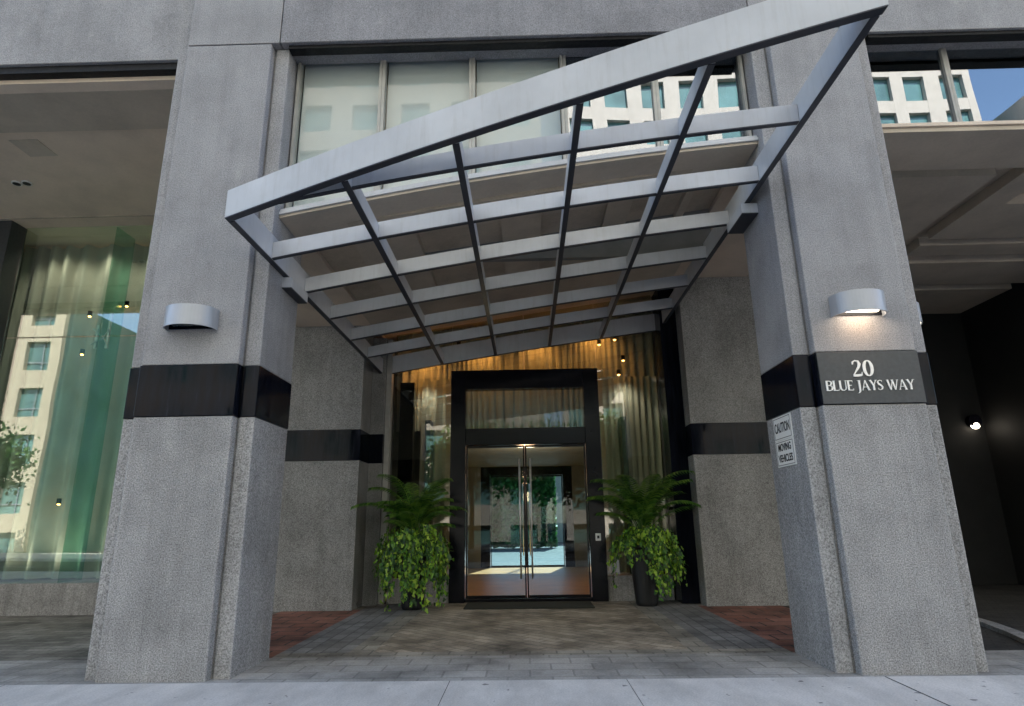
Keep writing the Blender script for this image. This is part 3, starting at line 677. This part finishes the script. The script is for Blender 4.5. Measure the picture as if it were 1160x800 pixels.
# interior lights; lounge and side spots are added fill that brightens the curtains
for x in (-9.6, -8.7, -7.6, -6.5):
    o = light('lounge_fill', 'SPOT', (x, 11.42, 7.1), 11, (1, .86, .7), spot_size=R(120), spot_blend=1, shadow_soft_size=.1); o.rotation_euler = (R(16), 0, 0)  # unseen fill spot added to brighten the lounge curtain
    o = light('lounge_low_fill', 'SPOT', (x + .3, 11.45, .6), 8, (1, .86, .7), spot_size=R(120), spot_blend=1, shadow_soft_size=.1); o.rotation_euler = (R(160), 0, 0)
for x in (-2.05, 2.05):
    o = light('lobby_side_fill', 'SPOT', (x, 12.42, 4.2), 3, (1, .92, .78), spot_size=R(120), spot_blend=1, shadow_soft_size=.1); o.rotation_euler = (R(14), 0, 0)  # unseen fill spot added for the curtains beside the door
    o = light('lobby_side_low_fill', 'SPOT', (x, 12.42, .55), 3, (1, .94, .84), spot_size=R(120), spot_blend=1, shadow_soft_size=.1); o.rotation_euler = (R(165), 0, 0)
for x in (-2.1, -.9, .3, 1.5):
    o = light('lobby_wash', 'SPOT', (x, 12.42, 5.2 + .12 * x), 5.5, (1, .42, .10), spot_size=R(130), spot_blend=.9, shadow_soft_size=.08)
    o.rotation_euler = (R(25), 0, 0)
light('vestibule_light', 'POINT', (0, 14.6, 2.4), 16, (1, .62, .34), shadow_soft_size=.2)
light('lounge_light', 'POINT', (-7.4, 13.3, 3.0), 15, (1, .55, .22), shadow_soft_size=.2)

# ------------------------------------------------------------------ planters
def leaf(bm, p, nrm, dirv, w, l, fold=.25):
    n = nrm.normalized(); d = (dirv - n * dirv.dot(n)).normalized(); s = n.cross(d)
    out = [(0, -.05), (.42, -.12), (.50, .25), (.28, .42), (.30, .70), (0, 1.0), (-.30, .70), (-.28, .42), (-.50, .25), (-.42, -.12)]
    v = [bm.verts.new(p + s * a * w + d * b_ * l + n * (abs(a) * fold * w)) for a, b_ in out]
    c = bm.verts.new(p + d * .35 * l)
    for i in range(len(v)): bm.faces.new((v[i], v[(i + 1) % len(v)], c))
def planter(x, y, seed, label, drops, palm_spread, nleaf):
    rnd = random.Random(seed)
    t = thing('planter', (x, y, 0), label, 'potted plant', 'planters flanking the entrance door')
    bm = bm_new(); n = 28; prof = [(.0, .0), (.17, .0), (.19, .05), (.26, .92), (.29, .95), (.29, 1.0), (.25, 1.0), (.24, .93), (0, .93)]
    rings = []
    for r, z in prof: rings.append([bm.verts.new((x + r * math.cos(2 * math.pi * k / n), y + r * math.sin(2 * math.pi * k / n), z)) for k in range(n)] if r else [bm.verts.new((x, y, z))])
    for a, b_ in zip(rings, rings[1:]):
        for k in range(n):
            if len(a) == 1: bm.faces.new((a[0], b_[(k + 1) % n], b_[k]))
            elif len(b_) == 1: bm.faces.new((a[k], a[(k + 1) % n], b_[0]))
            else: bm.faces.new((a[k], a[(k + 1) % n], b_[(k + 1) % n], b_[k]))
    obj('pot', bm, M['pot'], t)
    # trailing ivy: strands start at the rim, arch outward and hang to their own lengths
    bm = bm_new(); bs = bm_new()
    for (ang, ln, out_) in drops:
        ns = max(6, int(ln / .05)); a = R(ang); p = Vector((x + .22 * math.cos(a), y + .22 * math.sin(a), 1.0 + rnd.uniform(0, .12)))
        d = Vector((math.cos(a) * out_, math.sin(a) * out_, .55)); path = [p.copy()]
        for i in range(ns):
            d = d + Vector((rnd.uniform(-.18, .18), rnd.uniform(-.18, .18), -.26 if i > 1 else -.05)); d.normalize()
            rr = (Vector((p.x - x, p.y - y))).length
            p = p + d * .055
            if p.z < .95 and Vector((p.x - x, p.y - y)).length < .36:
                q = Vector((p.x - x, p.y - y)).normalized() * .38; p.x, p.y = x + q.x, y + q.y
            if p.z < .03: break
            path.append(p.copy())
            for _ in range(4 if rnd.random() < .7 else 3):
                o = Vector((rnd.gauss(0, .045), rnd.gauss(0, .045), rnd.gauss(0, .035)))
                radial = Vector((math.cos(a), math.sin(a), .35)) + Vector((rnd.gauss(0, .5), rnd.gauss(0, .5), rnd.gauss(0, .4)))
                w = rnd.uniform(.04, .075)
                leaf(bm, p + o, radial, Vector((rnd.gauss(0, .6), rnd.gauss(0, .6), -1)), w, w * rnd.uniform(.95, 1.25), rnd.uniform(-.1, .4))
        add_tube(bs, path, .004, 4, caps=False)
    for _ in range(nleaf):   # the mound over the rim
        a = rnd.uniform(0, 2 * math.pi); e = rnd.uniform(-.35, 1.2); r_ = .43 * rnd.uniform(.5, 1.08)
        c = Vector((math.cos(a) * math.cos(e) * 1.05, math.sin(a) * math.cos(e), math.sin(e) * .62)); q = Vector((x, y, 1.08)) + c * r_
        w = rnd.uniform(.04, .08); leaf(bm, q, c + Vector((rnd.gauss(0, .4), rnd.gauss(0, .4), rnd.gauss(0, .4))), Vector((c.x, c.y, -.8)), w, w * 1.1, rnd.uniform(-.1, .4))
    for q_ in list(bm.verts) + list(bs.verts): q_.co.x = x + (q_.co.x - x) * .82; q_.co.y = y + (q_.co.y - y) * .82
    iv = obj('ivy', bm, M['ivy'], t); ORG[iv.name] = ORG[t.name]
    obj('stems', bs, M['bark'], iv)
    # palm fronds
    bm = bm_new(); bs = bm_new()
    for k in range(30):
        a = 2 * math.pi * k * .381966 * 1.0 + rnd.uniform(-.2, .2); tier = k / 29.0; ln = (.8 + .8 * rnd.random()) * palm_spread * (1.0 if tier < .6 else 1.15); up_ = 1.3 + 9 * tier
        p = Vector((x, y, 1.15 + .2 * tier)) + Vector((math.cos(a), math.sin(a), 0)) * .05; d = Vector((math.cos(a), math.sin(a), up_)).normalized(); path = []
        ns = 26; drp = .004 + .03 * rnd.random()
        for i in range(ns):
            path.append(p.copy()); p = p + d * ln / ns; d = (d + Vector((math.cos(a) * .035, math.sin(a) * .035, -drp - .0024 * i))).normalized()
            if i > 4:
                side = d.cross(Vector((0, 0, 1))).normalized(); fl = .17 * math.sin(math.pi * (i - 3) / (ns - 1)) ** .6 + .03
                for s in (-1, 1):
                    dd = (side * s + d * .75 + Vector((0, 0, -.28))).normalized(); q0 = p; q1 = p + dd * fl * .5 + Vector((0, 0, .012)); q2 = p + dd * fl + Vector((0, 0, -.035)); wv = d * .013
                    v = [bm.verts.new(c_) for c_ in (q0 - wv, q0 + wv, q1 + wv * 1.4, q1 - wv * 1.4, q2)]
                    bm.faces.new((v[0], v[1], v[2], v[3])); bm.faces.new((v[3], v[2], v[4]))
        add_tube(bs, path, [.009 - .0003 * i for i in range(len(path))], 5)
    pm = obj('palm', bm, M['palm'], t); ORG[pm.name] = ORG[t.name]
    obj('stems', bs, M['palm'], pm)
    return t
rn = random.Random(3)
dL = [(a + rn.uniform(-4, 4), rn.uniform(.55, 1.0), rn.uniform(.4, .85)) for a in range(150, 395, 7)] + [(a + rn.uniform(-6, 6), rn.uniform(1.05, 1.5), rn.uniform(.3, .55)) for a in range(262, 345, 6)] + [(a, rn.uniform(.3, .6), 1) for a in range(20, 150, 14)] + [(205, 1.5, 1.2)]
dR = [(a + rn.uniform(-4, 4), rn.uniform(.45, .85), rn.uniform(.45, .95)) for a in range(275, 420, 7)] + [(a, rn.uniform(.35, .75), 1.0) for a in range(170, 245, 10)] + [(a, rn.uniform(.9, 1.25), .6) for a in range(262, 345, 7)] + [(355, .7, 2.2), (2, .6, 2.4), (190, 1.0, 1.2)] + [(a, .4, 1) for a in range(60, 160, 18)]
planter(-1.98, 11.30, 11, 'dark planter left of the doors, thick bright ivy spilling to the ground', dL, .80, 620)
planter(2.02, 11.42, 23, 'dark planter right of the doors, thinner ivy parted over its bare pot', dR, .82, 420)

# ------------------------------------------------------------------ beyond the far lobby doors: a garden court with hedge
sheet('courtyard_paving', -30, 30, 20.45, 60, -.006, M['court'])
cw = box_obj('courtyard_wall', (-14, 14, 46, 46.4, 0, 8), M['stucco'], None, origin=(0, 46, 0)); tag(cw, 'plain grey wall rising behind the hedge beyond the far doors', 'wall')
def leafcloud(bm, rnd, n, fn, s):
    for _ in range(n):
        p = fn(); a = Vector((rnd.gauss(0, 1), rnd.gauss(0, 1), rnd.gauss(0, 1))).normalized(); b_ = a.orthogonal().normalized() * s * rnd.uniform(.6, 1.3); c = a.cross(b_)
        v = [bm.verts.new(p + q) for q in (b_, c * .6, -b_, -c * .6)]; bm.faces.new(v)
rnd = random.Random(5); hg = thing('hedge', (-.5, 37, 0), 'tall dark green hedge seen through the far lobby doors', 'hedge')
bm = bm_new(); leafcloud(bm, rnd, 15000, lambda: Vector((rnd.uniform(-4.5, 1.6), 36.2 + rnd.uniform(-.35, .3) + .25 * math.sin(rnd.uniform(0, 9)), rnd.uniform(.1, 4.6))), .15); obj('foliage', bm, M['hedge'], hg)
bm = bm_new()
for k in range(8): add_tube(bm, [(-4.3 + k * .8, 36.5, 0), (-4.3 + k * .8, 36.6, 4.2)], .05, 6)
obj('stems', bm, M['bark'], hg)

# ------------------------------------------------------------------ buildings across the street (seen as reflections in the glass)
def office(name, x0, x1, yf, yb, h, cw_, ch_, ww, wh, mat, label, rows_from=1.2):
    t = thing(name, ((x0 + x1) / 2, yf, 0), label, 'building')
    box_obj('wall', (x0, x1, yb, yf - .35, -.3, h), M['cream2'] if name == 'office_block' else M['teal'], t)
    bm = bm_new(); nx = int((x1 - x0) / cw_); dx = (x1 - x0) / nx; nz = int((h - rows_from) / ch_)
    pw = dx - ww; ph = ch_ - wh
    for i in range(nx + 1):
        c = x0 + i * dx; add_box(bm, max(x0, c - pw / 2), min(x1, c + pw / 2), yf - .34, yf, 0, h)
    zz = [rows_from + k * ch_ for k in range(nz + 1)]
    for i in range(nx):
        a = x0 + i * dx + pw / 2; b_ = a + ww
        if i == 0: a = x0 + pw / 2
        for z in zz: add_box(bm, a + .002, b_ - .002, yf - .34, yf - .01, z, z + ph)
        add_box(bm, a + .002, b_ - .002, yf - .34, yf - .01, h - 1.1, h - .005)
    obj('facade_grid', bm, mat, t)
    bm = bm_new()
    for i in range(nx):
        a = x0 + i * dx + pw / 2
        for z in zz:
            add_box(bm, a + ww * .62, a + ww * .66, yf - .32, yf - .26, z + ph, z + ph + wh); add_box(bm, a, a + ww, yf - .325, yf - .27, z + ph + .55, z + ph + .62)
    if name == 'apartment_building': obj('window_bars', bm, M['alu'], t)
    else: bm.free()
    return t
office('apartment_building', -62, -33.4, -20, -38, 17.6, 2.9, 3.3, 1.75, 2.05, M['cream'], 'cream apartment block with teal windows mirrored in the lounge glass at left')
office('office_tower', 3.0, 32.4, -25, -50, 58, 2.45, 3.1, 1.62, 2.05, M['cream2'], 'pale office tower with square teal windows mirrored in the upper windows')
office('office_block', 34.4, 60, -14, -60, 29, 3.2, 3.6, 2.0, 2.0, M['cream2'], 'lower pale office block beside the mirrored tower')
office('corner_block', -30, 1.5, -24, -44, 46, 3.4, 3.6, 2.0, 2.1, M['stucco'], 'grey stucco block opposite the entrance, mirrored in the door glass')

def tree(x, y, h, seed, label):
    rnd = random.Random(seed); t = thing('street_tree', (x, y, 0), label, 'tree', 'street trees mirrored in the glass')
    bm = bm_new(); add_tube(bm, [(x, y, -.05), (x + .05, y, h * .3), (x - .05, y, h * .6), (x, y, h * .85)], [.16, .13, .09, .03], 8)
    tips = []
    for k in range(9):
        a = rnd.uniform(0, 6.28); z = h * rnd.uniform(.3, .6); e = Vector((x + math.cos(a) * h * .22, y + math.sin(a) * h * .22, z + h * .22)); add_tube(bm, [(x, y, z), e], [.05, .015], 6); tips.append(e)
    obj('trunk', bm, M['bark'], t); bm = bm_new(); tips.append(Vector((x, y, h * .85)))
    for c in tips:
        leafcloud(bm, rnd, 800, lambda: c + Vector((rnd.gauss(0, .65), rnd.gauss(0, .65), rnd.gauss(0, .6))), .15)
    obj('crown', bm, M['tree'], t)
tree(-31.5, -12, 8.5, 1, 'street tree mirrored low in the lounge glass at far left')
tree(-3.2, -12.5, 7.5, 2, 'street tree opposite the entrance mirrored in the left door leaf')
tree(.9, -13, 7, 9, 'street tree opposite the entrance mirrored in the middle of the doors')
tree(5.0, -12.5, 7.5, 4, 'street tree opposite the entrance mirrored right of the doors')

# ------------------------------------------------------------------ light
w = bpy.data.worlds.new('World'); scn.world = w; w.use_nodes = True; nt = w.node_tree
sky = nt.nodes.new('ShaderNodeTexSky'); sky.sky_type = 'NISHITA'; sky.sun_disc = False
SUN_EL, SUN_AZ = R(48), R(12)      # the sun stands behind the hotel, a little to the right
sky.sun_elevation = SUN_EL; sky.sun_rotation = SUN_AZ; sky.air_density = 1.0; sky.dust_density = .6; sky.ozone_density = 1.2
bg = nt.nodes['Background']; bg.inputs['Strength'].default_value = .12; nt.links.new(sky.outputs[0], bg.inputs[0])
sd = bpy.data.lights.new('sun', 'SUN'); sd.energy = 4.3; sd.angle = R(.5); sd.color = (1, .95, .86)
so = bpy.data.objects.new('sun', sd); COL.objects.link(so)
dirv = Vector((math.sin(SUN_AZ) * math.cos(SUN_EL), math.cos(SUN_AZ) * math.cos(SUN_EL), math.sin(SUN_EL)))
so.rotation_euler = dirv.to_track_quat('Z', 'Y').to_euler(); so.location = (0, 0, 60)

vs = scn.view_settings; vs.view_transform = 'Standard'; vs.look = 'None'; vs.gamma = 1; vs.use_curve_mapping = False; vs.exposure = 2.22
scn.cycles.use_denoising = True
scn.cycles.max_bounces = 8; scn.cycles.diffuse_bounces = 4; scn.cycles.glossy_bounces = 4; scn.cycles.transparent_max_bounces = 16
scn.cycles.sample_clamp_indirect = 6; scn.cycles.caustics_reflective = False; scn.cycles.caustics_refractive = False
